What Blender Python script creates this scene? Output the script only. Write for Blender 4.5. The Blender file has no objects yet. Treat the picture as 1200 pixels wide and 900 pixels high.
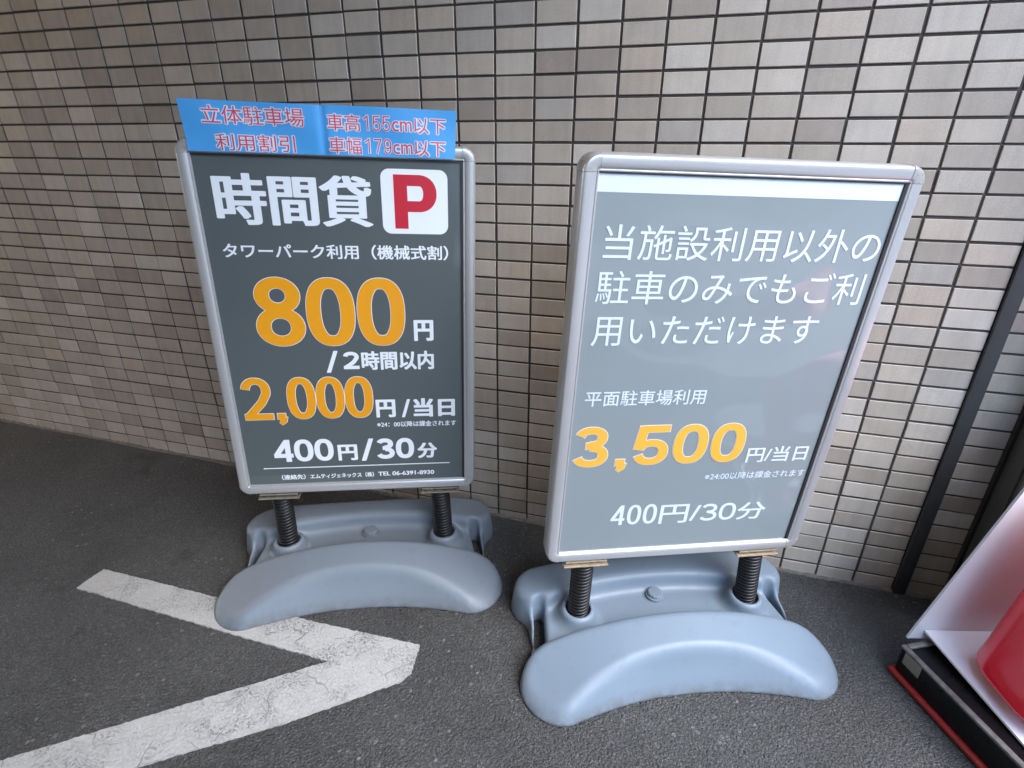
import bpy, bmesh, math, random
import numpy as np
from mathutils import Matrix, Vector

random.seed(7)
rng = np.random.default_rng(7)
S = bpy.context.scene
COL = S.collection
R_ = math.radians
Z0 = 1.176                      # ground height zero under the middle of the wall

# ------------------------------------------------------------------ camera
cd = bpy.data.cameras.new('camera')
cd.sensor_width = 36.0
cd.lens = 36.0 * 626.405 / 1200.0
cd.clip_start = 0.02
cd.clip_end = 500
cam = bpy.data.objects.new('camera', cd)
COL.objects.link(cam)
right = Vector((0.964488, 0.264099, 0.003793))
down = Vector((0.110573, -0.390686, -0.913859))
fwd = Vector((-0.239868, 0.881825, -0.406014))
m = Matrix.Identity(4)
for i in range(3):
    m[i][0] = right[i]; m[i][1] = -down[i]; m[i][2] = -fwd[i]
m.translation = Vector((0.43927, -1.44253, -0.00866 + Z0))
cam.matrix_world = m
S.camera = cam

# ------------------------------------------------------------------ light
SUN_EL, SUN_AZ = 50.0, 115.0
w = bpy.data.worlds.new('World'); S.world = w; w.use_nodes = True
nt = w.node_tree
bg = nt.nodes['Background']
sky = nt.nodes.new('ShaderNodeTexSky')
sky.sky_type = 'NISHITA'; sky.sun_disc = False
sky.sun_elevation = R_(SUN_EL); sky.sun_rotation = R_(SUN_AZ)
sky.air_density = 1.0; sky.dust_density = 0.8; sky.ozone_density = 0.6
nt.links.new(sky.outputs['Color'], bg.inputs['Color'])
bg.inputs['Strength'].default_value = 0.15
sd = bpy.data.lights.new('sun', 'SUN'); sd.energy = 0.5; sd.angle = R_(50); sd.color = (1.0, 0.98, 0.92)
sun = bpy.data.objects.new('sun', sd); COL.objects.link(sun)
dirv = Vector((math.sin(R_(SUN_AZ)) * math.cos(R_(SUN_EL)), math.cos(R_(SUN_AZ)) * math.cos(R_(SUN_EL)), math.sin(R_(SUN_EL))))
sun.rotation_euler = dirv.to_track_quat('Z', 'Y').to_euler()
sun.location = (3, -4, 6)
S.view_settings.view_transform = 'Standard'
S.view_settings.look = 'None'
S.view_settings.gamma = 1.0
S.view_settings.use_curve_mapping = False
S.view_settings.exposure = 2.78

# ------------------------------------------------------------------ node helpers
class NT:
    def __init__(s, name):
        s.m = bpy.data.materials.new(name); s.m.use_nodes = True
        s.t = s.m.node_tree; s.b = s.t.nodes['Principled BSDF']
    def n(s, typ, ins=None, **props):
        x = s.t.nodes.new(typ)
        for k, v in props.items(): setattr(x, k, v)
        for k, v in (ins or {}).items():
            if isinstance(v, bpy.types.NodeSocket): s.t.links.new(v, x.inputs[k])
            else: x.inputs[k].default_value = v
        return x
    def set(s, **kw):
        for k, v in kw.items():
            k = k.replace('_', ' ')
            if isinstance(v, bpy.types.NodeSocket): s.t.links.new(v, s.b.inputs[k])
            else: s.b.inputs[k].default_value = v
    def coord(s): return s.n('ShaderNodeTexCoord').outputs['Object']
    def noise(s, scale, detail=4, rough=.55, vec=None, dist=0):
        return s.n('ShaderNodeTexNoise', {'Vector': vec if vec is not None else s.coord(), 'Scale': scale, 'Detail': detail, 'Roughness': rough, 'Distortion': dist}).outputs['Fac']
    def ramp(s, fac, stops):
        r = s.n('ShaderNodeValToRGB', {'Fac': fac}); cr = r.color_ramp
        while len(cr.elements) < len(stops): cr.elements.new(.5)
        for e, (p, c) in zip(cr.elements, stops):
            e.position = p; e.color = (c[0], c[1], c[2], 1) if not isinstance(c, (int, float)) else (c, c, c, 1)
        return r.outputs['Color']
    def mix(s, fac, a, b, mode='MIX'):
        x = s.n('ShaderNodeMix', data_type='RGBA', blend_type=mode)
        for sock, v in ((x.inputs[0], fac), (x.inputs[6], a), (x.inputs[7], b)):
            if isinstance(v, bpy.types.NodeSocket): s.t.links.new(v, sock)
            elif isinstance(v, tuple): sock.default_value = (v[0], v[1], v[2], 1)
            else: sock.default_value = v
        return x.outputs[2]
    def math(s, op, a, b=0.0):
        x = s.n('ShaderNodeMath', operation=op)
        for i, v in enumerate((a, b)):
            if isinstance(v, bpy.types.NodeSocket): s.t.links.new(v, x.inputs[i])
            else: x.inputs[i].default_value = v
        return x.outputs[0]
    def bump(s, h, strength=.3, dist=.002, nrm=None):
        ins = {'Height': h, 'Strength': strength, 'Distance': dist}
        if nrm is not None: ins['Normal'] = nrm
        return s.n('ShaderNodeBump', ins).outputs['Normal']

def simple(name, col, rough=.5, metal=0.0, var=.12, scale=30, bump=0.0, bscale=200, coat=0.0, spec=.5, rvar=.2):
    t = NT(name)
    f = t.noise(scale, 5)
    c = t.mix(f, tuple(x * (1 - var) for x in col), tuple(min(1, x * (1 + var)) for x in col))
    r = t.math('ADD', t.math('MULTIPLY', t.noise(scale * 2.3, 3), rvar), rough - rvar / 2)
    t.set(Base_Color=c, Roughness=r, Metallic=metal)
    t.b.inputs['Specular IOR Level'].default_value = spec
    if coat: t.b.inputs['Coat Weight'].default_value = coat; t.b.inputs['Coat Roughness'].default_value = .04
    if bump: t.set(Normal=t.bump(t.noise(bscale, 3), bump, .001))
    return t.m

# asphalt: dark binder, aggregate grains of several greys, worn lighter patches
def mat_asphalt():
    t = NT('asphalt'); co = t.coord()
    vor = t.n('ShaderNodeTexVoronoi', {'Vector': co, 'Scale': 400.0})
    grain = t.n('ShaderNodeSeparateColor', {'Color': vor.outputs['Color']}).outputs[0]
    vor2 = t.n('ShaderNodeTexVoronoi', {'Vector': co, 'Scale': 230.0})
    big = t.n('ShaderNodeSeparateColor', {'Color': vor2.outputs['Color']}).outputs[1]
    base = t.ramp(grain, [(0, (.044, .044, .042)), (.55, (.066, .066, .063)), (.9, (.090, .090, .087)), (1, (.15, .15, .146))])
    stone = t.ramp(big, [(.0, 0), (.95, 0), (.985, .25), (1, .5)])
    patch = t.ramp(t.noise(2.2, 8, .68), [(.28, .66), (.5, 1.0), (.74, 1.25)])
    stain = t.ramp(t.noise(5.5, 6, .7), [(.30, .55), (.40, 1.0)])
    c = t.mix(stone, base, (.15, .15, .155))
    c = t.mix(1.0, t.mix(1.0, c, patch, 'MULTIPLY'), stain, 'MULTIPLY')
    big_v = t.n('ShaderNodeTexVoronoi', {'Vector': co, 'Scale': 85.0})
    bs = t.n('ShaderNodeSeparateColor', {'Color': big_v.outputs['Color']}).outputs[2]
    chip = t.math('MULTIPLY', t.ramp(bs, [(0, 0), (.965, 0), (.985, .75)]), t.ramp(big_v.outputs['Distance'], [(.25, 1), (.45, 0)]))
    c = t.mix(chip, c, (.20, .195, .185))
    dist = vor.outputs['Distance']; d2 = vor2.outputs['Distance']
    v3 = t.n('ShaderNodeTexVoronoi', {'Vector': co, 'Scale': 140.0}).outputs['Distance']
    h = t.math('ADD', t.math('MULTIPLY', dist, -.5), t.math('MULTIPLY', d2, -.8))
    h = t.math('ADD', h, t.math('MULTIPLY', v3, -.9))
    h = t.math('ADD', h, t.math('MULTIPLY', t.noise(260, 3), .8))
    t.set(Base_Color=c, Roughness=.8, Normal=t.bump(h, 1.0, .0042))
    return t.m

def mat_paint():
    t = NT('road_paint'); co = t.coord()
    wob = t.n('ShaderNodeTexNoise', {'Vector': co, 'Scale': 22.0, 'Detail': 4.0}).outputs['Color']
    v = t.n('ShaderNodeVectorMath', {0: co, 1: t.n('ShaderNodeVectorMath', {0: wob, 'Scale': .035}, operation='SCALE').outputs[0]}, operation='ADD').outputs[0]
    e = t.n('ShaderNodeTexVoronoi', {'Vector': v, 'Scale': 7.0}, feature='DISTANCE_TO_EDGE').outputs['Distance']
    gate = t.ramp(t.noise(9, 3), [(.47, 0), (.62, .6)])
    crack = t.math('MULTIPLY', t.ramp(e, [(0, .9), (.005, .8), (.010, 0)]), gate)
    e2 = t.n('ShaderNodeTexVoronoi', {'Vector': v, 'Scale': 34.0}, feature='DISTANCE_TO_EDGE').outputs['Distance']
    crack2 = t.math('MULTIPLY', t.ramp(e2, [(0, .55), (.022, 0)]), t.ramp(t.noise(6.5, 3), [(.56, 0), (.66, .6)]))
    worn = t.ramp(t.noise(11, 5, .65), [(.48, .15), (.66, 1)])
    pits = t.math('MULTIPLY', t.ramp(t.noise(210, 4, .75), [(.50, 0), (.62, .85)]), worn)
    wear = t.math('MAXIMUM', t.math('MAXIMUM', crack, crack2), pits)
    body = t.mix(t.math('ADD', t.math('MULTIPLY', t.noise(14, 6, .65), .5), t.ramp(t.noise(170, 4, .75), [(.3, 0), (.7, .6)])), (.30, .30, .285), (.54, .54, .52))
    c = t.mix(wear, body, (.10, .10, .10))
    h = t.math('SUBTRACT', t.noise(150, 5, .7), t.math('MULTIPLY', wear, 1.5))
    t.set(Base_Color=c, Roughness=.75, Normal=t.bump(h, .8, .003))
    return t.m

def mat_tile():
    t = NT('ceramic_tile'); co = t.coord()
    a = t.n('ShaderNodeVertexColor', layer_name='tint').outputs['Color']
    sp = t.ramp(t.noise(420, 3, .7), [(.3, .84), (.5, 1.0), (.72, 1.14)])
    cl = t.ramp(t.noise(16, 4), [(.3, .93), (.7, 1.06)])
    st = t.n('ShaderNodeMapping', {'Vector': co, 'Scale': (14, 1, 1.2)}).outputs[0]
    dr = t.ramp(t.noise(3, 5, .6, vec=st), [(.3, .90), (.55, 1.0), (.75, 1.05)])
    c = t.mix(1.0, t.mix(1.0, t.mix(1.0, a, sp, 'MULTIPLY'), cl, 'MULTIPLY'), dr, 'MULTIPLY')
    t.set(Base_Color=c, Roughness=t.ramp(t.noise(60, 3), [(.2, .38), (.8, .56)]), Normal=t.bump(t.noise(330, 4, .6), .22, .001))
    return t.m

def mat_plastic(col):
    t = NT('moulded_plastic'); co = t.coord()
    f = t.noise(5, 5, .6)
    c = t.mix(f, tuple(x * .88 for x in col), tuple(x * 1.08 for x in col))
    dirt = t.math('MAXIMUM', t.ramp(t.noise(26, 7, .72), [(.56, 0), (.74, .4)]), t.ramp(t.noise(130, 2), [(.73, 0), (.77, .6)]))
    c = t.mix(dirt, c, tuple(x * .62 for x in col))
    z = t.n('ShaderNodeSeparateXYZ', {0: co}).outputs[2]
    low_dark = t.math('MULTIPLY', t.ramp(z, [(0, .75), (.035, 0)]), t.ramp(t.noise(40, 5, .7), [(.35, .2), (.6, 1)]))  # darker towards the bottom edge, broken up by noise
    c = t.mix(low_dark, c, (.09, .085, .08))
    sc = t.n('ShaderNodeMapping', {'Vector': co, 'Scale': (8, 160, 60), 'Rotation': (0, 0, .5)}).outputs[0]
    scr = t.ramp(t.noise(3, 3, .6, vec=sc), [(.7, 0), (.76, .35)])
    c = t.mix(scr, c, tuple(min(1, x * 1.3) for x in col))
    t.set(Base_Color=c, Roughness=t.ramp(t.noise(24, 4), [(.2, .36), (.8, .55)]), Normal=t.bump(t.noise(500, 2), .06, .0006))
    return t.m

def mat_alu():
    t = NT('brushed_aluminium'); co = t.coord()
    st = t.n('ShaderNodeMapping', {'Vector': co, 'Scale': (30, 30, 2)}).outputs[0]
    f = t.noise(40, 3, vec=st)
    c = t.mix(f, (.50, .50, .495), (.58, .58, .575))
    spot = t.ramp(t.noise(140, 2), [(.74, 0), (.8, .5)])
    c = t.mix(spot, c, (.35, .34, .33))
    t.set(Base_Color=c, Metallic=.55, Roughness=t.math('ADD', t.math('MULTIPLY', t.noise(25, 4),   .14), .26))
    return t.m

def mat_print(name, col, wav=.0, rough=.35, coat=1.0):
    t = NT(name)
    f = t.noise(3.0, 4)
    c = t.mix(f, tuple(x * .93 for x in col), tuple(min(1, x * 1.06) for x in col))
    t.set(Base_Color=c, Roughness=rough)
    t.b.inputs['Coat Weight'].default_value = coat
    t.b.inputs['Coat Roughness'].default_value = .03
    t.b.inputs['Coat IOR'].default_value = 1.5
    if wav:
        g = t.n('ShaderNodeNewGeometry').outputs['Position']
        mp = t.n('ShaderNodeMapping', {'Vector': g, 'Scale': (3.0, 3.0, 5.0), 'Rotation': (.3, .2, .1)}).outputs[0]
        b = t.bump(t.noise(.75, 1, .3, vec=mp, dist=.3), 1.0, wav)
        t.t.links.new(b, t.b.inputs['Coat Normal'])
    return t.m

M = dict(
    asphalt=mat_asphalt(), paint=mat_paint(), tile=mat_tile(),
    grout=simple('grout', (.066, .058, .053), .9, var=.25, scale=60, bump=.4, bscale=300),
    plastic=mat_plastic((.168, .202, .236)), plastic_pale=mat_plastic((.178, .232, .288)),
    alu=mat_alu(),
    cap=simple('cast_corner', (.50, .49, .475), .30, .5, .1, 60),
    core=simple('board_core', (.12, .10, .09), .5),
    dark_gap=simple('gap_black', (.018, .017, .017), .5, var=.3),  # near-black; along the poster edges it stands for shade
    spring=simple('black_spring_steel', (.02, .02, .021), .38, .3, var=.3, scale=80),
    rust=simple('rusted_zinc', (.34, .265, .175), .7, .2, var=.75, scale=140, bump=.5),
    rust_dark=simple('dull_zinc', (.23, .21, .16), .6, .4, var=.5, scale=90, bump=.4),
    bolt=simple('bolt_steel', (.10, .08, .07), .5, .7, var=.3),
    bar=simple('dark_metal', (.06, .061, .062), .55, .2, var=.18, scale=18, bump=.12),
    post=simple('bronze_metal', (.11, .107, .10), .40, .3, var=.15, scale=12),
    post_edge=simple('worn_metal', (.22, .21, .20), .4, .8, var=.2, scale=40),
    black=simple('black_plastic', (.006, .006, .007), .30, var=.3, scale=30, spec=.25),
    red=simple('red_plastic', (.80, .006, .026), .25, var=.05, scale=6, rvar=.03, coat=.5),
    red_dark=simple('red_rubber', (.36, .025, .022), .5, var=.25, scale=40),
    steel=simple('scuffed_steel', (.17, .165, .155), .45, .3, var=.85, scale=55, bump=.3),
    tape=simple('grey_tape', (.22, .215, .18), .7, var=.15, scale=40),
    white=simple('white_sheet', (.74, .74, .76), .28, var=.0, scale=3, coat=.4, rvar=.0),
    scuff=simple('dark_scuff', (.10, .02, .025), .7),
    concrete=simple('concrete', (.27, .195, .125), .9, var=.15, scale=3, bump=.3),
    poster_dark=mat_print('poster_slate', (.083, .103, .106), .010),
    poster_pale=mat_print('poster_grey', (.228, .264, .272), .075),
    white_ink=mat_print('white_ink', (.82, .86, .88), .010),
    white_ink_pale=mat_print('white_ink_pale', (.66, .72, .79), .030),
    orange_ink=mat_print('orange_ink', (.82, .34, .006), .010),
    orange_ink_pale=mat_print('orange_ink_pale', (.85, .42, .05), .030),
    red_ink=mat_print('red_ink', (.55, .012, .035), .010),
    blue_paper=mat_print('blue_paper', (.065, .345, .72), 0, .5, .25),
    pink_ink=mat_print('red_marker', (.62, .07, .13), 0, .4),
    paper_white=mat_print('white_outline', (.70, .74, .82), 0, .4),
)

# ------------------------------------------------------------------ mesh helpers
def tag(o, label=None, cat=None, group=None, kind=None):
    if label: o['label'] = label
    if cat: o['category'] = cat
    if group: o['group'] = group
    if kind: o['kind'] = kind
    return o

def empty(name, mat, label, cat, group=None):
    o = bpy.data.objects.new(name, None); COL.objects.link(o)
    o.matrix_world = mat; o.empty_display_size = .1
    return tag(o, label, cat, group)

def mesh_obj(name, verts, faces, mat, parent=None, smooth=False):
    me = bpy.data.meshes.new(name)
    me.from_pydata([tuple(v) for v in verts], [], [tuple(f) for f in faces])
    me.materials.append(mat)
    if smooth: me.polygons.foreach_set('use_smooth', [True] * len(me.polygons))
    me.update()
    o = bpy.data.objects.new(name, me); COL.objects.link(o)
    if parent is not None: o.parent = parent
    return o

class MB:
    def __init__(s): s.v = []; s.f = []
    def add(s, vs, fs):
        k = len(s.v); s.v += [tuple(v) for v in vs]; s.f += [tuple(i + k for i in f) for f in fs]; return s
    def box(s, x0, x1, y0, y1, z0, z1, b=0.0, seg=2):
        bm = bmesh.new()
        bmesh.ops.create_cube(bm, size=1)
        for v in bm.verts:
            v.co = Vector(((x0 + x1) / 2 + v.co.x * (x1 - x0), (y0 + y1) / 2 + v.co.y * (y1 - y0), (z0 + z1) / 2 + v.co.z * (z1 - z0)))
        if b: bmesh.ops.bevel(bm, geom=bm.edges[:], offset=b, segments=seg, affect='EDGES', profile=.5)
        bm.verts.index_update()
        s.add([v.co for v in bm.verts], [[v.index for v in f.verts] for f in bm.faces]); bm.free(); return s
    def lathe(s, cx, cy, prof, n=32, wob=None):
        vs = []; fs = []
        for i in range(n):
            a = 2 * math.pi * i / n
            for r, z in prof:
                rr = r * (wob(a, z) if wob else 1)
                vs.append((cx + rr * math.cos(a), cy + rr * math.sin(a), z))
        k = len(prof)
        for i in range(n):
            j = (i + 1) % n
            for q in range(k - 1): fs.append((i * k + q, j * k + q, j * k + q + 1, i * k + q + 1))
        fs.append([i * k + k - 1 for i in range(n)]); fs.append([i * k for i in reversed(range(n))])
        return s.add(vs, fs)
    def xf(s, mat):
        s.v = [tuple(mat @ Vector(v)) for v in s.v]; return s
    def build(s, name, mat, parent=None, smooth=False):
        return mesh_obj(name, s.v, s.f, mat, parent, smooth)

def autosmooth(o, ang=35):
    me = o.data
    me.polygons.foreach_set('use_smooth', [True] * len(me.polygons))
    bm = bmesh.new(); bm.from_mesh(me)
    for e in bm.edges:
        e.smooth = len(e.link_faces) == 2 and e.calc_face_angle(0) < R_(ang)
    bm.to_mesh(me); bm.free()
    return o

# ------------------------------------------------------------------ lettering
_glyph = {}
def text_mesh(s):
    if s not in _glyph:
        c = bpy.data.curves.new('lettering', 'FONT'); c.body = s; c.fill_mode = 'FRONT'; c.resolution_u = 6
        o = bpy.data.objects.new('lettering', c); COL.objects.link(o)
        dg = bpy.context.evaluated_depsgraph_get()
        me = bpy.data.meshes.new_from_object(o.evaluated_get(dg))
        V = np.array([v.co[:2] for v in me.vertices]); F = [tuple(p.vertices) for p in me.polygons]
        bpy.data.objects.remove(o); bpy.data.curves.remove(c); bpy.data.meshes.remove(me)
        V = V - V.min(0); V = V / V.max(0)
        _glyph[s] = (V, F)
    return _glyph[s]

def _arc(cx, cy, rx, ry, a0, a1, n=20, p=2.25):
    out = []
    for i in range(n + 1):
        a = R_(a0 + (a1 - a0) * i / n); c, q = math.cos(a), math.sin(a)
        out.append((cx + rx * math.copysign(abs(c) ** (2 / p), c), cy + ry * math.copysign(abs(q) ** (2 / p), q)))
    return out
def digit_strokes(ch, w, h, sw, sh):
    """centre lines with half widths; w,h = cell, sw/sh = vertical and horizontal stroke thickness"""
    a, b = sw / 2, sh / 2
    if ch == '0': return [(_arc(w / 2, h / 2, w / 2 - a, h / 2 - b, 0, 360, 48, 2.4), True)]
    if ch == '8':
        return [(_arc(w / 2, h * .745, w * .46 - a, h * .258 - b, 0, 360, 40, 2.0), True),
                (_arc(w / 2, h * .285, w / 2 - a, h * .285 - b, 0, 360, 40, 2.05), True)]
    if ch == '9':
        return [(_arc(w / 2, h * .66, w / 2 - a, h * .34 - b, 0, 360, 40, 2.2), True),
                (_arc(w / 2, h * .5, w / 2 - a, h * .5 - b, 0, -150, 30, 2.3), False)]
    if ch == '2':
        top = _arc(w / 2, h * .70, w / 2 - a, h * .30 - b, 172, -22, 26, 2.2)
        return [(top + [(w * .66, h * .42), (w * .40, h * .25), (w * .17, b * 1.35)], False), ([(0, b), (w, b)], False)]
    if ch == '3':
        return [(_arc(w * .47, h * .735, w * .455 - a, h * .265 - b, 165, -92, 26, 2.2), False),
                (_arc(w * .49, h * .285, w * .50 - a, h * .285 - b, 92, -165, 26, 2.2), False), ([(w * .34, h * .535), (w * .55, h * .535)], False)]
    if ch == '5':
        return [([(w * .16, h - b), (w * .94, h - b)], False), ([(w * .20, h - b * .2), (w * .10, h * .40)], False),
                (_arc(w * .48, h * .325, w * .50 - a, h * .325 - b, 150, -165, 32, 2.2), False)]
    if ch == '4':
        return [([(w * .74, 0), (w * .74, h)], False), ([(0, h * .285), (w, h * .285)], False), ([(w * .68, h - b * 1.0), (w * .10, h * .285)], False)]
    if ch == '1': return [([(w * .62, 0), (w * .62, h)], False), ([(w * .62 - a * .3, h - b * 1.2), (w * .12, h * .74)], False)]
    if ch == '7': return [([(0, h - b), (w, h - b)], False), ([(w - a * .8, h - b), (w * .60, h * .5), (w * .36, 0)], False)]
    if ch == ',': return [([(w * .5, 0), (w * .5, sh * 1.02)], False), ([(w * .5 + a * .45, sh * .4), (w * .5 + a * .35, -sh * .3), (w * .5 - a * .35, -sh * .78)], False)]
    if ch == 'P':
        y0, y1 = h * .42, h - b
        return [([(a, 0), (a, h)], False),
                ([(a, y1), (w * .35, y1)] + _arc(w * .58, (y0 + y1) / 2, w * .42 - a, (y1 - y0) / 2, 90, -90, 30, 2.15) + [(w * .35, y0), (a, y0)], False)]
def put_digits(mb, s, u0, u1, z0, z1, sw, sh, grow=0.0, d0=.0008, gap=.08, lean=0.0):
    """row of drawn figures filling u0..u1 on the base line z0 with height z1 - z0"""
    h = z1 - z0
    units = sum(.5 if c == ',' else 1.0 for c in s) + gap * (len(s) - 1)
    cw = (u1 - u0) / units; x = u0; lev = 0
    for c in s:
        w = cw * (.5 if c == ',' else 1.0)
        for pts, closed in digit_strokes(c, w, h, sw, sh):
            lev += 1; d = d0 + lev % 12 * 2.5e-5
            n = len(pts) - (1 if closed else 0); L = []; Rr = []
            P = [Vector(p) for p in pts[:n]]
            for i in range(n):
                p = P[i]
                t = (P[(i + 1) % n] - P[i - 1]) if (closed or 0 < i < n - 1) else (P[1] - P[0] if i == 0 else P[-1] - P[-2])
                t.normalize(); nr = Vector((-t.y, t.x))
                # stroke contrast: wide where the line runs upright, thinner where it runs level
                hw = math.hypot(sw / 2 * nr.x, sh / 2 * nr.y) + grow
                if c == ',' and n == 3: hw *= (1.0, .8, .5)[i]
                if not closed and n == 3 and 0 < i < 2 and c in '7': hw *= 1.0
                e = Vector((0, 0))
                if not closed and i == 0: e = -t * grow
                if not closed and i == n - 1: e = t * grow
                L.append(p + nr * hw + e); Rr.append(p - nr * hw + e)
            vs = [(x + q.x + q.y * lean, -d, z0 + q.y) for q in L + Rr]
            fs = [(i, (i + 1) % n, n + (i + 1) % n, n + i) for i in range(n if closed else n - 1)]
            mb.add(vs, fs)
        x += w + gap * cw
    return mb

def put_text(mb, s, u0, u1, z0, z1, r=0.0, d0=.0005, power=4, n=16, lean=0.0, flat=.65):
    """text filling the box u0..u1, z0..z1 (metres on the board), strokes grown by r"""
    V, F = text_mesh(s)
    U = u0 + r + V[:, 0] * (u1 - u0 - 2 * r); Zz = z0 + r * flat + V[:, 1] * (z1 - z0 - 2 * r * flat)
    U = U + (Zz - z0) * lean
    sh = [(0, 0)]
    if r > 0:
        for i in range(n):
            a = 2 * math.pi * (i + .5) / n; ca, sa = math.cos(a), math.sin(a)
            k = (abs(ca) ** power + abs(sa) ** power) ** (-1 / power)
            sh.append((r * k * ca, r * flat * k * sa))
    for i, (a, b) in enumerate(sh):
        d = d0 + i * 2e-5
        mb.add([(x + a, -d, y + b) for x, y in zip(U, Zz)], F)
    return mb

def rrect(u0, u1, z0, z1, r, n=8):
    pts = []
    for cx, cz, a0 in ((u1 - r, z1 - r, 0), (u0 + r, z1 - r, 90), (u0 + r, z0 + r, 180), (u1 - r, z0 + r, 270)):
        for i in range(n + 1):
            a = R_(a0 + 90 * i / n); pts.append((cx + r * math.cos(a), cz + r * math.sin(a)))
    return pts

def plate(mb, pts, d):
    return mb.add([(x, -d, z) for x, z in pts], [list(range(len(pts)))[::-1]])

# ------------------------------------------------------------------ setting
def gz(x): return -.018 * x
G = 40.0
ground = mesh_obj('ground', [(-G, -G, gz(-G)), (G, -G, gz(G)), (G, 6, gz(G)), (-G, 6, gz(-G))], [(0, 1, 2, 3)], M['asphalt'])
tag(ground, 'dark grey asphalt ground in front of the tiled wall', 'ground', kind='structure')

# painted line: two strips that meet in a point, edges a little ragged
def ragged(poly, step=.007, amp=.0014):
    out = []
    for i, p in enumerate(poly):
        q = poly[(i + 1) % len(poly)]
        L = math.dist(p, q); n = max(1, int(L / step))
        for k in range(n):
            t = k / n; j = amp if k else 0
            out.append((p[0] + (q[0] - p[0]) * t + random.uniform(-j, j), p[1] + (q[1] - p[1]) * t + random.uniform(-j, j)))
    return out
line_poly = [(-1.047, -.660), (-1.042, -.582), (-.336, -.574), (-.041, -.562), (-.028, -.640), (-.042, -.668),
             (-.247, -.834), (-.472, -.990), (-1.00, -1.356), (-1.06, -1.290), (-.747, -1.057), (-.506, -.873), (-.237, -.668), (-.447, -.668)]
lp = ragged(line_poly)
bm = bmesh.new()
f = bm.faces.new([bm.verts.new((x, y, gz(x) + .004)) for x, y in lp])
if f.normal.z < 0: f.normal_flip()
r_ = bmesh.ops.extrude_face_region(bm, geom=[f])
for v in [e for e in r_['geom'] if isinstance(e, bmesh.types.BMVert)]: v.co.z -= .0045
bmesh.ops.recalc_face_normals(bm, faces=bm.faces[:])
bmesh.ops.triangulate(bm, faces=[x for x in bm.faces if len(x.verts) > 4])
me = bpy.data.meshes.new('painted_line'); bm.to_mesh(me); bm.free(); me.materials.append(M['paint'])
pl = bpy.data.objects.new('painted_line', me); COL.objects.link(pl)
tag(pl, 'cracked white angled marking painted on the asphalt', 'road marking', kind='structure')

# unseen pale pavement to the right, added for its bounce and reflections
pv = MB().box(2.4, 8.5, -30, 5.5, gz(5.7) - .3, gz(5.7) + .0)
pv.v = [(x, y, gz(x) + (.006 if z > gz(5.7) - .1 else -.3)) for x, y, z in pv.v]
pave = pv.build('pavement', simple('bounce_concrete', (.30, .285, .27), .85, var=.15, scale=2, bump=.3))
tag(pave, 'pale concrete pavement added out of view to bounce light inwards', 'pavement', kind='structure')

# tiled wall: every tile a bevelled block on a grout bed
WX1, WZ0, WZ1 = 1.332, -.05, 2.6
root = empty('tiled_wall', Matrix.Translation((0, 0, 0)), 'brown grey wall of small rectangular tiles with dark joints behind the signs', 'wall')
MB().box(-5.0, WX1 + .4, .004, .20, -.2, WZ1).build('grout_bed', M['grout'], root)
tints = [(.425, .368, .302), (.380, .326, .268), (.460, .404, .338), (.505, .452, .388), (.338, .284, .232), (.440, .368, .296), (.398, .354, .304)]
tv = []; tf = []; tc = []
c0 = -50; c1 = 14
for ci in range(c0, c1):
    for ri in range(-36, 26):
        x0 = ci * .1 + .0032; x1 = (ci + 1) * .1 - .0032
        z1 = Z0 - ri * .05 - .0028; z0 = Z0 - (ri + 1) * .05 + .0028
        if z1 > WZ1 or z0 < -.09: continue
        if ci == 11: x1 = 1.2015
        if ci == 12: x0, x1 = 1.2395, WX1
        if ci == 13: continue
        jx, jz = rng.normal(0, .0005, 2); y = rng.normal(0, .0003); c = .0011
        ta, tb = rng.normal(0, .004, 2)
        def yy(x, z): return y + ta * (x - (x0 + x1) / 2) + tb * (z - (z0 + z1) / 2)
        k = len(tv)
        X = (x0 + jx, x1 + jx); Zr = (z0 + jz, z1 + jz)
        for (xx, zz) in ((0, 0), (1, 0), (1, 1), (0, 1)):
            tv.append((X[xx], .008, Zr[zz]))
        for (xx, zz) in ((0, 0), (1, 0), (1, 1), (0, 1)):
            tv.append((X[xx], yy(X[xx], Zr[zz]) + c, Zr[zz]))
        for (xx, zz) in ((0, 0), (1, 0), (1, 1), (0, 1)):
            px = X[xx] + (c if xx == 0 else -c); pz = Zr[zz] + (c if zz == 0 else -c)
            tv.append((px, yy(px, pz), pz))
        fs = [(k + 8, k + 9, k + 10, k + 11)]
        for q in range(4):
            r = (q + 1) % 4
            fs += [(k + q, k + r, k + 4 + r, k + 4 + q), (k + 4 + q, k + 4 + r, k + 8 + r, k + 8 + q)]
        tf += fs
        t = np.array(tints[rng.choice(len(tints), p=[.26, .2, .18, .12, .08, .08, .08])]) * rng.normal(1, .055)
        tc += [t] * sum(len(f_) for f_ in fs)
tl = mesh_obj('tile_facing', tv, tf, M['tile'], root)
ca = tl.data.color_attributes.new('tint', 'FLOAT_COLOR', 'CORNER')
ca.data.foreach_set('color', np.concatenate([np.array(tc), np.ones((len(tc), 1))], 1).ravel())

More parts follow.
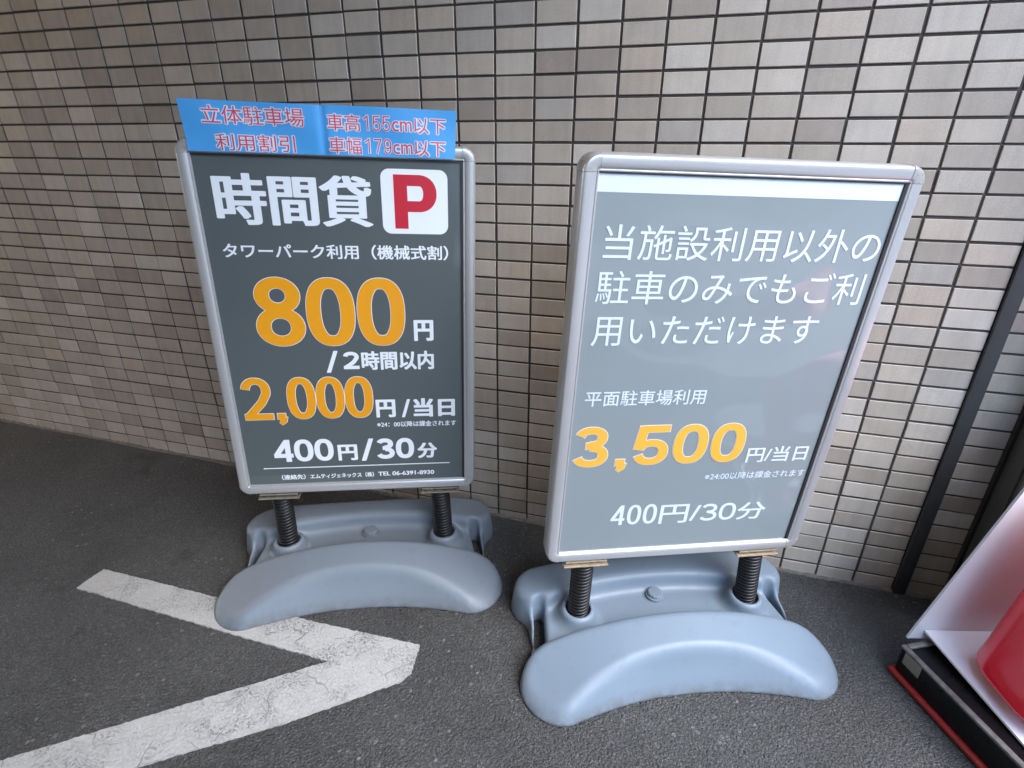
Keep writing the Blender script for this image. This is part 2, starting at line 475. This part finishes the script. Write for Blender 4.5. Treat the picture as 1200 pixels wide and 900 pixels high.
# cement fillet where the tiles meet the asphalt, its front edge uneven
fv = []; ff = []; n = 700
for i in range(n + 1):
    x = -5 + (WX1 + 5) * i / n
    d = .006 + .006 * abs(math.sin(x * 7.3) * math.sin(x * 2.1 + 1)) + random.uniform(0, .005)
    hgt = .005 + random.uniform(0, .005)
    fv += [(x, -d, gz(x) - .002), (x, -d * .45, gz(x) + hgt * .6), (x, .003, gz(x) + hgt), (x, .003, gz(x) - .002)]
for i in range(n):
    for q in range(3): ff.append((i * 4 + q, i * 4 + 4 + q, i * 4 + 5 + q, i * 4 + 1 + q))
tw = [o for o in bpy.data.objects if o.name == 'tiled_wall'][0]
fo = mesh_obj('cement_fillet', fv, ff, simple('dirty_cement', (.13, .12, .105), .9, var=.45, scale=50, bump=.5), tw)

# slab over the driveway that keeps the left side dim
ceil = MB().box(-12, 1.1, -12, .3, 2.6, 2.9).build('ceiling', M['concrete'])
tag(ceil, 'concrete slab roofing the driveway above the tiled wall', 'ceiling', kind='structure')

ow = MB().box(-12, 1.9, -5.3, -5.0, -.2, 2.6).build('light_block_wall', simple('bounce_brown', (.30, .20, .11), .9, var=.1, scale=2))  # unseen wall, added to block front light; brown for a warm bounce
tag(ow, 'plain brown wall added behind the viewer to block front light', 'wall')

# out-of-view block, added to hide the low sky; shows only as soft reflection
root = empty('sky_block', Matrix.Translation((8.6, -6, gz(8.6))), 'grey brown block added out of view to hide the low sky at right', 'building')
MB().box(0, 5, -18, 16, -.2, 4.2).build('wall', simple('building_wall', (.30, .27, .24), .8, var=.1, scale=1), root)
gl = simple('window_glass', (.03, .035, .04), .08)
for k in range(6):
    y = -14 + k * 4.6
    MB().box(-.04, .02, y, y + 2.6, .9, 2.9, .01).build('window', gl, root)

# warm downlight in the slab, deep inside the driveway on the left
root = empty('ceiling_light', Matrix.Translation((-3.3, -1.25, 2.6)), 'round warm downlight set in the driveway ceiling', 'lamp')
MB().lathe(0, 0, [(.10, -.012), (.10, -.001), (.075, -.001), (.07, -.012)], 32).build('housing', M['alu'], root)
em = bpy.data.materials.new('warm_lamp'); em.use_nodes = True
b_ = em.node_tree.nodes['Principled BSDF']; b_.inputs['Emission Color'].default_value = (1, .62, .30, 1); b_.inputs['Emission Strength'].default_value = 6
MB().lathe(0, 0, [(.066, -.016), (.066, -.013)], 32).build('diffuser', em, root)
ld = bpy.data.lights.new('downlight', 'AREA'); ld.shape = 'DISK'; ld.size = .13; ld.energy = 3.6; ld.color = (1, .60, .28)
lo = bpy.data.objects.new('downlight', ld); COL.objects.link(lo); lo.parent = root; lo.location = (0, 0, -.018)

# ------------------------------------------------------------------ water base shape (signed distance, meshed with surface nets)
def sstep(x, a, b):
    t = np.clip((x - a) / (b - a), 0, 1); return t * t * (3 - 2 * t)
def smin(a, b, k):
    h = np.maximum(k - np.abs(a - b), 0) / k; return np.minimum(a, b) - h * h * k / 4
def smax(a, b, k): return -smin(-a, -b, k)
def chain(u, v, pts):
    d = None
    for (x0, y0, r0), (x1, y1, r1) in zip(pts, pts[1:]):
        dx, dy = x1 - x0, y1 - y0
        t = np.clip(((u - x0) * dx + (v - y0) * dy) / (dx * dx + dy * dy), 0, 1)
        q = np.hypot(u - x0 - t * dx, v - y0 - t * dy) - (r0 + t * (r1 - r0))
        d = q if d is None else np.minimum(d, q)
    return d
def base_sdf(P):
    u, v, z = P[..., 0], P[..., 1], P[..., 2]
    au = np.abs(u)
    us = np.linspace(-.303, .303, 29)
    bean = chain(u, v, [(x, .124 + .31 * x * x, .074 + .20 * x * x) for x in us])
    vs = .124 + .31 * u * u
    bean = bean + z * (.08 + .34 * sstep(v - vs, -.025, .05))
    htop = .133 - .086 * (au / .38) ** 2 - (.19 + .6 * np.clip(au - .15, 0, .2)) * np.clip(v - vs + .07, 0, .2)
    bean = smax(bean, (z - htop) * .93, .024)
    shelf = chain(u, v, [(x, -.124 + .28 * x * x, .052 + .19 * x * x) for x in np.linspace(-.315, .315, 15)]) + .14 * (z - .02)
    shelf = smax(shelf, z - (.106 - .016 * sstep(au, .25, .38)), .022)
    qx = np.abs(u) - (.352 - .03) - .25 * np.clip(np.abs(v) - .04, 0, .06); qy = np.abs(v - .0) - .10
    floor = np.hypot(np.maximum(qx, 0), np.maximum(qy, 0)) + np.minimum(np.maximum(qx, qy), 0) - .03 + .12 * z
    floor = smax(floor, z - .056, .02)
    body = smin(shelf, floor, .024)
    rb = np.hypot(au - .228, v)
    boss = smax((rb - (.066 - .26 * z)) * .95, z - .096, .012)
    body = smin(body, boss, .022)
    t = np.clip((v + .035) / .11, 0, 1)
    slot = np.hypot(au - (.322 + .012 * t), v + .035 - .11 * t) - .0135
    body = smax(body, -slot, .014)
    d = smin(body, bean, .004)
    hole = smax(rb - .0315, .07 - z, .004)
    d = smax(d, -hole, .006)
    return smax(d, -z, .008)
def surface_nets(fn, lo, hi, h):
    ax = [np.arange(a, b + h, h) for a, b in zip(lo, hi)]
    g = np.stack(np.meshgrid(*ax, indexing='ij'), -1)
    F = fn(g); s = F < 0
    n = np.array(F.shape) - 1
    cnt = np.zeros(n, int); acc = np.zeros((*n, 3))
    sl = lambda o: tuple(slice(o[i], o[i] + n[i]) for i in range(3))
    corners = [(i, j, k) for i in (0, 1) for j in (0, 1) for k in (0, 1)]
    for a in corners:
        for axis in range(3):
            if a[axis]: continue
            b = list(a); b[axis] = 1
            fa, fb = F[sl(a)], F[sl(b)]
            x = (fa < 0) != (fb < 0)
            t = np.where(x, fa / np.where(x, fa - fb, 1), 0)
            p = np.stack([a[i] + (t if i == axis else 0 * t) for i in range(3)], -1)
            acc += np.where(x[..., None], p, 0); cnt += x
    act = cnt > 0
    idx = -np.ones(n, int); idx[act] = np.arange(act.sum())
    cell = np.stack(np.nonzero(act), -1)
    V = np.array(lo) + h * (cell + acc[act] / cnt[act][:, None])
    quads = []
    for axis in range(3):
        o1, o2 = [(1, 2), (2, 0), (0, 1)][axis]
        A = np.take(s, range(0, s.shape[axis] - 1), axis); B = np.take(s, range(1, s.shape[axis]), axis)
        for sign in (0, 1):
            e = np.stack(np.nonzero((A & ~B) if sign == 0 else (~A & B)), -1)
            ok = (e[:, o1] > 0) & (e[:, o2] > 0) & (e[:, o1] < n[o1]) & (e[:, o2] < n[o2])
            e = e[ok]
            q = []
            for d1, d2 in ((0, 0), (-1, 0), (-1, -1), (0, -1)):
                c = e.copy(); c[:, o1] += d1; c[:, o2] += d2
                q.append(idx[c[:, 0], c[:, 1], c[:, 2]])
            q = np.stack(q, -1)
            quads.append(q if sign == 0 else q[:, ::-1])
    Fq = np.concatenate(quads)
    for _ in range(3):                      # pull the vertices onto the true surface
        e = 5e-4; f0 = fn(V)
        gr = np.stack([(fn(V + e * np.eye(3)[i]) - fn(V - e * np.eye(3)[i])) / (2 * e) for i in range(3)], -1)
        V = V - np.clip((f0 / np.maximum((gr ** 2).sum(-1), .2)), -h, h)[:, None] * gr * .8
    return V, Fq
BV, BF = surface_nets(base_sdf, (-.41, -.21, -.012), (.41, .27, .15), .0045)
BASE_V = np.stack([BV[:, 0], -BV[:, 1], BV[:, 2]], -1)       # v points to the viewer = -y
BASE_F = BF[:, ::-1]

def helix(cx, cy, z0, z1, R, r, turns, lean=(0, 0)):
    mb = MB(); n = int(turns * 28); k = 8
    vs = []; fs = []
    for i in range(n + 1):
        t = i / n; a = 2 * math.pi * turns * t; z = z0 + (z1 - z0) * t
        ox, oy = cx + lean[0] * t, cy + lean[1] * t
        for j in range(k):
            b = 2 * math.pi * j / k
            rr = R + r * math.cos(b)
            vs.append((ox + rr * math.cos(a), oy + rr * math.sin(a), z + r * math.sin(b)))
    for i in range(n):
        for j in range(k):
            fs.append((i * k + j, (i + 1) * k + j, (i + 1) * k + (j + 1) % k, i * k + (j + 1) % k))
    return mb.add(vs, fs)

# ------------------------------------------------------------------ sign boards
IU, IZ = .297, .8525          # visible poster: half width, height
PROF = [(.0, -.002), (.0004, .0030), (.0016, .0044), (.0036, .0046), (.0048, .0036), (.0066, .0050), (.0090, .0062), (.0225, .0074), (.0262, .0064), (.0288, .0036), (.0304, -.002), (.0312, -.010),
        (.0312, -.030), (.0305, -.037), (.0285, -.043), (.0245, -.0468), (.010, -.0475), (.0, -.042)]   # (distance outwards, depth towards the viewer)
def rail(p0, p1, out, inset):
    """a straight frame rail from p0 to p1 (u,z), extruded profile pointing to 'out'"""
    vs = []; k = len(PROF)
    L = math.dist(p0, p1); t = ((p1[0] - p0[0]) / L, (p1[1] - p0[1]) / L)
    for e in (inset, L - inset):
        for s, d in PROF:
            vs.append((p0[0] + t[0] * e + out[0] * s, -d, p0[1] + t[1] * e + out[1] * s))
    fs = [(i, (i + 1) % k, k + (i + 1) % k, k + i) for i in range(k)]
    fs += [list(range(k))[::-1], list(range(k, 2 * k))]
    return MB().add(vs, fs)
def corner(c, a0, grow=.0006):
    vs = []; fs = []; k = len(PROF); n = 10
    for i in range(n + 1):
        a = R_(a0 + 90 * i / n)
        for s, d in PROF:
            sc = s + (grow if s > .0075 else 0)
            dd = d + (grow if d > -.02 else -grow)
            vs.append((c[0] + sc * math.cos(a), -dd, c[1] + sc * math.sin(a)))
    for i in range(n):
        for j in range(k):
            fs.append((i * k + j, i * k + (j + 1) % k, (i + 1) * k + (j + 1) % k, (i + 1) * k + j))
    fs += [list(range(k)), [n * k + i for i in range(k)][::-1]]
    return MB().add(vs, fs)

def fixnormals(o):
    bm = bmesh.new(); bm.from_mesh(o.data); bmesh.ops.recalc_face_normals(bm, faces=bm.faces[:]); bm.to_mesh(o.data); bm.free(); return o

def make_sign(Q, axes, dyaw, shift, label, plastic, rustmat, poster, fill_poster):
    r, fwd_, up = [Vector(a) for a in axes]
    org = Vector(Q) + Vector((0, 0, Z0))
    yaw = math.atan2(r.y, r.x) + dyaw
    X = Vector((math.cos(yaw), math.sin(yaw), 0)); X.z = gz(X.x); X.normalize()
    Zg = Vector((.018, 0, 1)).normalized(); Y = Zg.cross(X).normalized()
    B = Matrix.Identity(4)
    for i in range(3): B[i][0] = X[i]; B[i][1] = Y[i]; B[i][2] = Zg[i]
    sx = Vector((math.cos(yaw), math.sin(yaw))) * shift
    B.translation = (org.x + sx.x, org.y + sx.y, gz(org.x + sx.x))
    root = empty('sign_stand', B, label, 'sign', 'water weighted price signs by the tiled wall')
    W = Matrix.Identity(4)
    for i in range(3): W[i][0] = r[i]; W[i][1] = fwd_[i]; W[i][2] = up[i]
    W.translation = org
    T = B.inverted() @ W                      # board space -> root space
    def part(mb, name, mat, parent=root, ang=None):
        o = mb.xf(T).build(name, mat, parent)
        if ang: fixnormals(o); autosmooth(o, ang)
        return o
    # base
    base = mesh_obj('water_base', BASE_V, BASE_F, plastic, root, True)
    zc = .0605
    wob = lambda a, z: 1 + (.05 * (1 if math.sin(a * 14) > 0 else -1) if .004 < z - zc < .011 else 0)
    cap = MB().lathe(0, .052, [(.024, zc - .004), (.024, zc + .003), (.0195, zc + .0035), (.0195, zc + .010), (.0175, zc + .012), (.001, zc + .0125)], 84, wob).build('filler_cap', plastic, base)
    autosmooth(cap, 30)
    # springs and brackets
    bot = T @ Vector((0, .02, -.0312))
    for sg in (-1, 1):
        top = T @ Vector((sg * .226, .02, -.0312 - .017))
        bx, by, bz = sg * .228, 0.0, .078
        sp = helix(bx, by, bz, top.z, .0240, .0036, 17, (top.x - bx, top.y - by))
        o = sp.build('spring', M['spring'], root, True)
        co = MB().lathe(0, 0, [(.0222, 0), (.0222, 1)], 20)
        co.v = [(x + bx + (top.x - bx) * z, y + by + (top.y - by) * z, bz - .004 + (top.z - bz) * z) for x, y, z in co.v]
        co.build('spring_core', M['dark_gap'], o, True)
        c = sg * .226
        pb = MB().box(c - .056, c + .056, -.008, .048, -.0312 - .017, -.0312 - .0125, .0016)
        pb.box(c - .052, c + .052, -.005, .045, -.0312 - .0055, -.0312 - .0008, .0014)
        br = part(pb, 'mounting_bracket', rustmat)
        bb = MB()
        for dx in (-.043, -.014, .014, .043):
            bb.lathe(c + dx, .006, [(.0052, -.0312 - .0128), (.0052, -.0312 - .005)], 6)
        part(bb, 'bolts', M['bolt'], br)
    # board
    part(MB().box(-IU - .012, IU + .012, .0015, .0435, -.012, IZ + .012), 'backing_panel', M['core'])
    c4 = [(-IU, 0), (IU, 0), (IU, IZ), (-IU, IZ)]
    for i, (out) in enumerate(((0, -1), (1, 0), (0, 1), (-1, 0))):
        part(rail(c4[i], c4[(i + 1) % 4], out, .0006), 'frame_rail', M['alu'], ang=30)
    for c, a0 in zip(c4, (180, 270, 0, 90)):
        part(corner(c, a0), 'corner_cap', M['cap'], ang=30)
    po = part(plate(MB(), [(-IU, 0), (IU, 0), (IU, IZ), (-IU, IZ)], .0004), 'poster', poster)
    fill_poster(part, po)
    return root, B, T

def left_poster(part, po):
    g = MB().box(IU - .0045, IU, -.0035, -.0006, 0, IZ).box(-IU, IU, -.0032, -.0006, IZ - .004, IZ)  # dark strips painting the shaded gap inside the frame lip
    part(g, 'dark_gap', M['dark_gap'])
    wt = MB(); d = .0008
    put_text(wt, '時間貸', -.264, .086, .701, .814, .0046, d, flat=.36)
    put_text(wt, 'タワーパーク利用（機械式割）', -.264, .261, .625, .660, .0008, d)
    put_text(wt, '円', .170, .220, .417, .473, .0028, d)
    put_text(wt, '/', -.058, -.026, .332, .392, .0014, d)
    put_digits(wt, '2', -.014, .026, .341, .389, .0115, .0095, 0, d)
    put_text(wt, '時間以内', .032, .219, .338, .390, .0018, d)
    put_text(wt, '円', .060, .112, .199, .252, .0026, d)
    put_text(wt, '/', .128, .152, .198, .252, .0014, d)
    put_text(wt, '当日', .160, .273, .198, .254, .0026, d)
    put_text(wt, '※24：00以降は課金されます', .060, .276, .169, .186, .0003, d)
    put_digits(wt, '400', -.222, -.063, .069, .138, .0145, .0125, 0, d, .06)
    put_text(wt, '円', -.052, .001, .068, .118, .0024, d)
    put_text(wt, '/', .011, .046, .065, .135, .0022, d)
    put_digits(wt, '30', .053, .157, .069, .134, .0145, .0125, 0, d, .06)
    put_text(wt, '分', .166, .221, .068, .117, .0022, d)
    wt.box(-.255, .256, -d - .0001, -d, .0485, .0512)
    put_text(wt, '（連絡先）', -.211, -.147, .012, .028, .0005, d)
    put_text(wt, 'エムティジェネックス（株）', -.134, .041, .012, .028, .0005, d)
    put_text(wt, 'TEL 06-6391-8930', .053, .211, .014, .0275, .0006, d)
    part(wt, 'lettering', M['white_ink'], po)
    ol = MB(); og = MB()
    for g_, mb, dd in ((.0014, ol, d), (0, og, d + .0006)):
        put_digits(mb, '800', -.215, .149, .406, .580, .0345, .0262, g_, dd, .055)
        put_digits(mb, '2,000', -.279, .054, .200, .320, .0215, .0175, g_ * .9, dd, .03)
    part(ol, 'price_outline', M['white_ink'], po)
    part(og, 'price_figures', M['orange_ink'], po)
    part(plate(MB(), rrect(.108, .262, .687, .832, .020), d), 'parking_panel', M['white_ink'], po)
    pp = put_digits(MB(), 'P', .137, .236, .699, .820, .031, .0245, 0, d + .0004)
    part(pp, 'parking_letter', M['red_ink'], po)

def right_poster(part, po):
    g = MB().box(IU - .0065, IU, -.0035, -.0006, 0, IZ).box(-IU, IU, -.0032, -.0006, IZ - .002, IZ)  # shade of the inner lip, put in as dark strips
    part(g, 'dark_gap', M['dark_gap'])
    d = .0008
    part(plate(MB(), [(-IU, .820), (IU - .0068, .820), (IU - .0068, IZ - .0022), (-IU, IZ - .0022)], .0007), 'blank_strip', M['white_ink_pale'], po)
    wt = MB()
    put_text(wt, '当施設利用以外の', -.274, .284, .702, .766, .0001, d)
    put_text(wt, '駐車のみでもご利', -.279, .276, .617, .682, .0001, d)
    put_text(wt, '用いただけます', -.278, .202, .531, .593, .0001, d)
    put_text(wt, '平面駐車場利用', -.276, -.010, .395, .431, .0003, d)
    put_text(wt, '円/当日', .123, .275, .238, .280, .0008, d, lean=.0)
    put_text(wt, '※24:00以降は課金されます', .032, .284, .193, .213, .0002, d)
    put_digits(wt, '400', -.180, -.068, .073, .131, .0085, .0072, 0, d, .16)
    put_text(wt, '円/', -.060, .042, .070, .126, .0010, d)
    put_digits(wt, '30', .044, .134, .072, .123, .0085, .0070, 0, d, .10)
    put_text(wt, '分', .138, .212, .070, .122, .0010, d)
    part(wt, 'lettering', M['white_ink_pale'], po)
    ol = put_digits(MB(), '3,500', -.289, .109, .243, .345, .0220, .0172, .0014, d, .12)
    part(ol, 'price_outline', M['white_ink_pale'], po)
    og = put_digits(MB(), '3,500', -.289, .109, .243, .345, .0220, .0172, 0, d + .0006, .12)
    part(og, 'price_figures', M['orange_ink_pale'], po)

AX_L = [(.92743, .37288, -.02874), (-.37360, .92723, -.02581), (.01702, .03468, .99925)]
AX_R = [(.92099, .38799, -.03532), (-.38687, .92149, .03451), (.04593, -.01812, .99878)]
sl, BL, TL = make_sign((-.3169, -.3168, -.8837), AX_L, 0, 0,
    'grey sign with orange 800 and 2,000 prices, red P and blue paper on top', M['plastic'], M['rust_dark'], M['poster_dark'], left_poster)
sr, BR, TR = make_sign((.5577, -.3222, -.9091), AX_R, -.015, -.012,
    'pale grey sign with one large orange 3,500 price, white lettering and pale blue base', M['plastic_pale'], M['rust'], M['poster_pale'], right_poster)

# ------------------------------------------------------------------ blue paper notice fixed to the left sign
wl = BL @ TL
pc = wl @ Vector((-.008, -.011, .855))
NB = wl.copy(); NB.translation = pc
notice = empty('paper_notice', NB, 'bright blue paper strip with red outlined letters stuck along the top of a sign', 'notice')
def bend(u, z):
    fold = -.004 * math.exp(-((u - .0) / .006) ** 2)
    return -(fold + .0025 * math.sin(u * 9 + 1) * (z / .1) + .004 * (z / .1) ** 2 + .0015 * math.sin(u * 31 + z * 40))
nx, nz = 96, 14
def edge(u): return .101 - .003 * (u + .29) / .58 + (.0012 if u > .002 else 0)
vs = []; fs = []
for side, dy in ((0, 0), (1, .0005)):
    for i in range(nx + 1):
        u = -.288 + .576 * i / nx
        for j in range(nz + 1):
            z = edge(u) * j / nz
            uu = u - .004 * (j / nz) * (1 if i < nx / 2 else -1) * (abs(i - nx / 2) / (nx / 2))
            vs.append((uu, bend(u, z) + dy, z + .001))
q = (nx + 1) * (nz + 1)
for i in range(nx):
    for j in range(nz):
        a = i * (nz + 1) + j; b = a + nz + 1
        fs += [(a, b, b + 1, a + 1), (q + a, q + a + 1, q + b + 1, q + b)]
mesh_obj('sheet', vs, fs, M['blue_paper'], notice, True)
def on_paper(mb):
    mb.v = [(x, y + bend(x, z), z) for x, y, z in mb.v]; return mb
nt1, nt2, nt3 = MB(), MB(), MB()
for s, u0, u1, z0, z1 in (('立体駐車場', -.249, -.037, .056, .092), ('利用割引', -.228, -.062, .004, .038),
                          ('車高', .011, .081, .051, .085), ('cm', .150, .193, .054, .075), ('以下', .197, .268, .051, .083),
                          ('車幅', .011, .081, .005, .039), ('cm', .150, .193, .008, .029), ('以下', .197, .267, .005, .037)):
    put_text(nt1, s, u0 - .0014, u1 + .0014, z0 - .0014, z1 + .0014, .0024, .0004, flat=1)
    put_text(nt2 if u0 < 0 else nt3, s, u0, u1, z0, z1, .0001, .0008, n=8)
for s, z0 in (('155', .054), ('179', .008)):
    put_digits(nt1, s, .087, .146, z0, z0 + .030, .0036, .0036, .0013, .0004, .25)
    put_digits(nt3, s, .087, .146, z0, z0 + .030, .0026, .0026, 0, .0009, .25)
on_paper(nt1).build('letter_outline', M['paper_white'], notice)
on_paper(nt2).build('lettering', M['pink_ink'], notice)
on_paper(nt3).build('lettering', M['pink_ink'], notice)

# ------------------------------------------------------------------ things at the right
# flat dark bar on the wall
bar = MB().box(-.0165, .0165, -.009, .0025, 0, 2.55, .003)
def lean(v):
    x, y, z = v; return (1.2205 + x, y, z + gz(1.24) - .002)
bar.v = [lean(v) for v in bar.v]
o = bar.build('metal_bar', M['bar']); autosmooth(o, 30)
tag(o, 'flat dark grey upright bar fixed on the pale tiles near the right edge', 'pipe')

# dark metal door jamb
root = empty('door_jamb', Matrix.Translation((1.332, 0, gz(1.332))), 'dark bronze metal door jamb standing out from the tiled wall', 'door frame')
j = MB().box(.001, .10, -.070, .0035, 0, 2.95, .003)
MB().box(-.007, .0005, -.014, .0038, 0, 2.55).build('jamb_seal', M['dark_gap'], root)
autosmooth(j.build('jamb_face', M['post'], root), 30)
j = MB().box(.004, .10, -.092, -.0702, 0, 2.95, .007, 3)
autosmooth(j.build('jamb_edge', M['post_edge'], root), 30)
j = MB().box(.03, .12, -.106, -.0925, 0, 2.95, .003)
autosmooth(j.build('jamb_groove', M['black'], root), 30)

# black tray with red foot, white panels and red body standing on it
a_ = Vector((.43, -.903, 0)); b_ = Vector((.903, .43, 0))
TM = Matrix.Identity(4)
ax = b_.copy(); ay = -a_
for i in range(3): TM[i][0] = ax[i]; TM[i][1] = ay[i]; TM[i][2] = (0, 0, 1)[i]
TM.translation = (1.096, -.301, gz(1.096))
tray = empty('black_tray', TM, 'black plastic tray with a red rubber foot and scuffed steel rim at the lower right', 'tray')
TL_, TW_ = .62, .46      # along the long side (towards the viewer = -y) and across (+x)
f1 = MB().box(0, TW_, -TL_, 0, .0025, .018, .006, 3); autosmooth(f1.build('rubber_foot', M['red_dark'], tray), 35)
f2 = MB().box(.008, TW_ - .008, -TL_ + .008, -.008, .016, .088, .006, 3); autosmooth(f2.build('tray_body', M['black'], tray), 35)
f3 = MB()
f3.box(.006, .020, -TL_ + .006, -.006, .0865, .0935, .003).box(.0205, TW_ - .006, -.020, -.006, .0865, .0935, .003)
autosmooth(f3.build('steel_rim', M['steel'], tray), 35)
for y0, y1 in ((-.066, -.022), (-.330, -.290)):
    MB().box(.0068, .0085, y0, y1, .052, .086, .0006).build('tape_mark', M['tape'], tray)

# white panel box
s_ = Vector((.970, .2425, 0)); n_ = Vector((-.2425, .970, 0))
WM = Matrix.Identity(4)
for i in range(3): WM[i][0] = s_[i]; WM[i][1] = n_[i]; WM[i][2] = (0, 0, 1)[i]
A0 = Vector((1.128, -.275, -1.106 + Z0)); WM.translation = A0
wb = empty('white_panel_box', WM, 'white sheet panels folded round a red plastic body at the right edge', 'panel')
def quad_slab(pts, nrm, t):
    n = Vector(nrm).normalized() * t
    vs = [Vector(p) for p in pts] + [Vector(p) + n for p in pts]; k = len(pts)
    return MB().add(vs, [list(range(k))[::-1], list(range(k, 2 * k))] + [(i, (i + 1) % k, k + (i + 1) % k, k + i) for i in range(k)])
bp = quad_slab([(0, 0, 0), (.5, 0, 0), (.5, 0, .56), (.147, 0, .56), ], (0, 1, 0), .006)
fixnormals(bp.build('back_panel', M['white'], wb))
P0 = WM.inverted() @ Vector((1.157, -.257, -1.077 + Z0)); P1 = WM.inverted() @ Vector((1.251, -.509, -1.099 + Z0))
P1 = P0 + (P1 - P0) * 1.35
P0.y = -.0008
sp_ = quad_slab([P0, P1, P1 + Vector((.42, 0, 0)), P0 + Vector((.42, 0, 0))], (0, 0, -1), .005)
fixnormals(sp_.build('shelf_panel', M['white'], wb))

# red body
RM = WM.copy(); RM.translation = WM @ Vector((.063, -.055, .0315))
rb_ = empty('red_container', RM, 'glossy red rounded plastic container standing on the white panel', 'container')
loops = []
for inset, z, lean, r in ((.020, .0, 0, .075), (.009, .003, 0, .082), (.002, .011, .001, .085), (.0, .022, .002, .085),
                          (.001, .06, .008, .085), (.002, .16, .020, .085), (.008, .44, .055, .08), (.03, .46, .057, .07)):
    loops.append([(x + lean, y, z) for x, y in rrect(inset, .40 - inset, -.235 + inset, -inset, r, 12)])
vs = [p for L in loops for p in L]; k = len(loops[0]); fs = []
for i in range(len(loops) - 1):
    for jx in range(k): fs.append((i * k + jx, i * k + (jx + 1) % k, (i + 1) * k + (jx + 1) % k, (i + 1) * k + jx))
fs += [list(range(k))[::-1], list(range((len(loops) - 1) * k, len(loops) * k))]
autosmooth(fixnormals(mesh_obj('shell', vs, fs, M['red'], rb_)), 40)
lw = MB().box(.035, .40, -.30, -.02, -.030, -.012, .006, 3)
autosmooth(lw.build('lower_body', M['red_dark'], rb_), 35)
